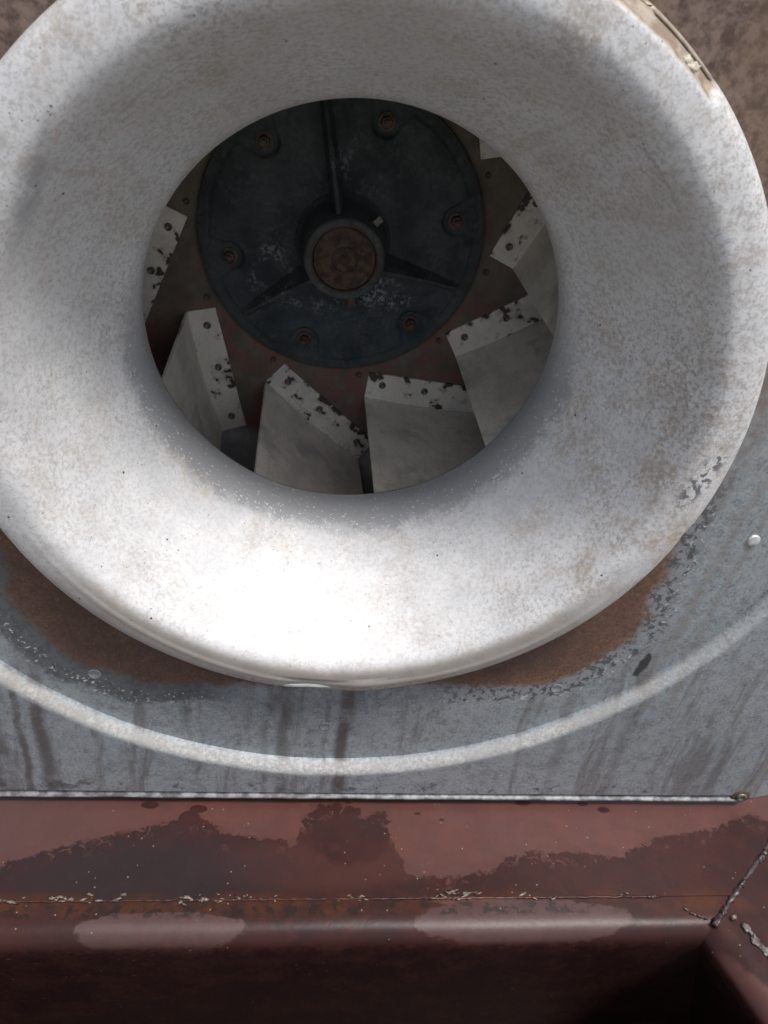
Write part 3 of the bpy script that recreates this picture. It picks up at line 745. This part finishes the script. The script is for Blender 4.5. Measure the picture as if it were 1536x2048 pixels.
# ------------------------------------------------------------------ red steel base
base = thing("base_frame", "wet red oxide painted steel base frame with welded corner below the fan panel", "steel frame", (0, -1.58, -4.28))
ZL = -2.64
IN = [(0.20, -4.25), (0.16, -4.0), (0.07, -3.3), (0.012, -2.84), (0.002, -2.775), (0.004, -2.742), (0.012, -2.715), (0.026, -2.691), (0.046, -2.671), (0.072, -2.657), (0.10, -2.650), (0.13, -2.6475), (0.17, -2.6465), (0.212, -2.646)]
OUT = [(0.209, -2.646), (0.2095, -2.6395), (0.26, ZL), (0.4, ZL), (0.6, ZL), (0.9, ZL), (1.4, ZL)]
def start(o, z=-2.6): return (2.10 + 1.16 * o + 0.21 * max(0.0, -2.78 - z), -1.58 + o)
def leg1(prof, nx=90):
    V, F = [], []
    for o, z in prof:
        xe, ye = start(o, z)
        for i in range(nx + 1):
            x = -3.2 + (xe + 3.2) * i / nx
            kf = min(1, (xe - x) * 4); V.append((x, ye + kf * 0.004 * mn.noise(Vector((x * 1.5, o, 0))), z + kf * 0.004 * mn.noise(Vector((x * 2, o * 3, 4)))))
    n = nx + 1
    for j in range(len(prof) - 1):
        for i in range(nx): F.append((j * n + i, j * n + i + 1, j * n + n + i + 1, j * n + n + i))
    return V, F
def leg2(prof, nx=40):
    V, F = [], []
    for o, z in prof:
        xs, ys = start(o, z); xe, ye = 2.10 + 0.36 + o * 1.05 + 0.21 * max(0.0, -2.78 - z), -2.62
        for i in range(nx + 1):
            t = i / nx
            V.append((xs + (xe - xs) * t + min(1, t * 6) * 0.006 * mn.noise(Vector((t * 5, o, 7))), ys + (ye - ys) * t, z + 0.003 * mn.noise(Vector((t * 6, o * 3, 9))) * min(1, t * 8)))
    n = nx + 1
    for j in range(len(prof) - 1):
        for i in range(nx): F.append((j * n + i, j * n + i + 1, j * n + n + i + 1, j * n + n + i))
    return V, F
at_origin(link("channel_web", *leg1(IN), M_RED), base)
at_origin(autosmooth(link("ledge_plate", *leg1(OUT), M_RED), 30), base)
at_origin(link("side_rail", *leg2(IN + [(0.3, -2.645), (0.7, -2.643), (1.3, -2.643)]), M_RED), base)
at_origin(bev(link("added_front_rail", *boxed((-0.4, -2.47, -3.45), (2.75, 0, 0), (0, 0.15, 0), (0, 0, 0.8)), M_RED, smooth=False), 0.02), base)  # unseen rail, added close in front to keep light out of the pit
at_origin(bev(link("added_left_rail", *boxed((-3.35, -2.0, -3.45), (0.15, 0, 0), (0, 0.70, 0), (0, 0, 0.8)), M_RED, smooth=False), 0.02), base)  # unseen, added to close the pit on the left and darken it
at_origin(link("added_pit_floor", *boxed((0, -1.9, -4.26), (3.3, 0, 0), (0, 0.9, 0), (0, 0, 0.02)), M_RED, smooth=False), base)  # unseen dark floor, added to cut light bouncing onto the pit wall
at_origin(link("back_beam", *boxed((0, -0.1, -3.5), (3.4, 0, 0), (0, 0.03, 0), (0, 0, 0.75)), M_RED, smooth=False), base)
# weld seam along the ledge: rough bead with pale chips
rn = random.Random(5)
path = [(-3.1 + 5.0 * i / 420, -1.37 + 0.006 * mn.noise(Vector((i * 0.21, 0, 0))), -2.643 + 0.002 * mn.noise(Vector((i * 0.4, 2, 0)))) for i in range(421)]
at_origin(link("weld_bead", *tube(path, lambda t: 0.007 + 0.004 * abs(mn.noise(Vector((t * 60, 1, 0)))), 6, 0.35, 0.7, 3), M_RED), base)
chips = []
for i in range(120):
    x = -1.75 + 3.6 * rn.random()
    if mn.noise(Vector((x * 3.1, 4.2, 0))) < -0.08: continue
    if x > 1.0 and rn.random() < 0.6: continue
    s = 0.4 + 0.9 * rn.random() ** 2
    m3 = Matrix.Rotation(rn.uniform(-0.5, 0.5), 3, 'Z')
    chips.append(blob((x, -1.368 + rn.gauss(0, 0.012), -2.637), 0.014 * s * rn.uniform(0.6, 2.2), 0.008 * s, 0.005 * s, i, 1.3, 8, 4, m3))
for i in range(16):
    chips.append(blob((0.62 + 0.28 * rn.random(), -1.352 + rn.gauss(0, 0.012), -2.634), 0.03 * rn.random() + 0.01, 0.005, 0.005, i + 200, 1.0, 8, 4, Matrix.Rotation(rn.uniform(-0.7, 0.7), 3, 'Z')))
o = at_origin(link("paint_chips", *join(chips), M_CHIP), base); o['kind'] = 'stuff'
# corner weld
wp = [(start(0.05 + 0.64 * i / 60)[0] + 0.006 * mn.noise(Vector((i * 0.4, 1, 0))), start(0.05 + 0.64 * i / 60)[1] + 0.006 * mn.noise(Vector((i * 0.4, 5, 0))), -2.643) for i in range(61)]
mb = [tube(wp, lambda t: 0.014 + 0.013 * mn.noise(Vector((t * 16, 3, 0))), 8, 0.3, 0.8, 11)]
for i, (t, q) in enumerate(((0.02, 1.0), (0.10, 0.8), (0.33, 0.6), (0.36, 0.8), (0.62, 1.0), (0.66, 0.7), (0.90, 0.8))):
    x, y = start(0.05 + 0.64 * t)
    mb.append(blob((x + rn.gauss(0, 0.004), y + rn.gauss(0, 0.004), -2.640), 0.036 * q, 0.020 * q, 0.020 * q, i + 40, 0.7, 12, 7, Matrix.Rotation(radians(41), 3, 'Z')))
at_origin(link("corner_weld", *join(mb), M_WELD), base)
cc = []
for i in (0, 2, 3, 5, 6, 8):
    t = i / 8
    cc.append(blob((2.025 + 0.10 * t, -1.445 - 0.055 * t ** 0.6, -2.640), 0.014 * rn.uniform(0.4, 1.1), 0.005, 0.005, i + 80, 1.0, 8, 4, Matrix.Rotation(-0.6 + t * 0.5, 3, 'Z')))
cc.append(blob((2.28, -1.50, -2.63), 0.018, 0.014, 0.012, 99, 0.6))
o = at_origin(link("weld_spatter", *join(cc), M_CHIP), base); o['kind'] = 'stuff'
ws = []
for i in range(11):
    t = i / 10
    ws.append(blob((2.335 + 0.11 * t + rn.gauss(0, 0.006), -1.555 - 0.25 * t, -2.640), 0.020 * rn.uniform(0.6, 1.5), 0.030 * rn.uniform(0.7, 1.4), 0.008, i + 120, 0.9, 10, 5, Matrix.Rotation(0.35, 3, 'Z')))
at_origin(link("paint_streak", *join(ws), M_WSTREAK), base)
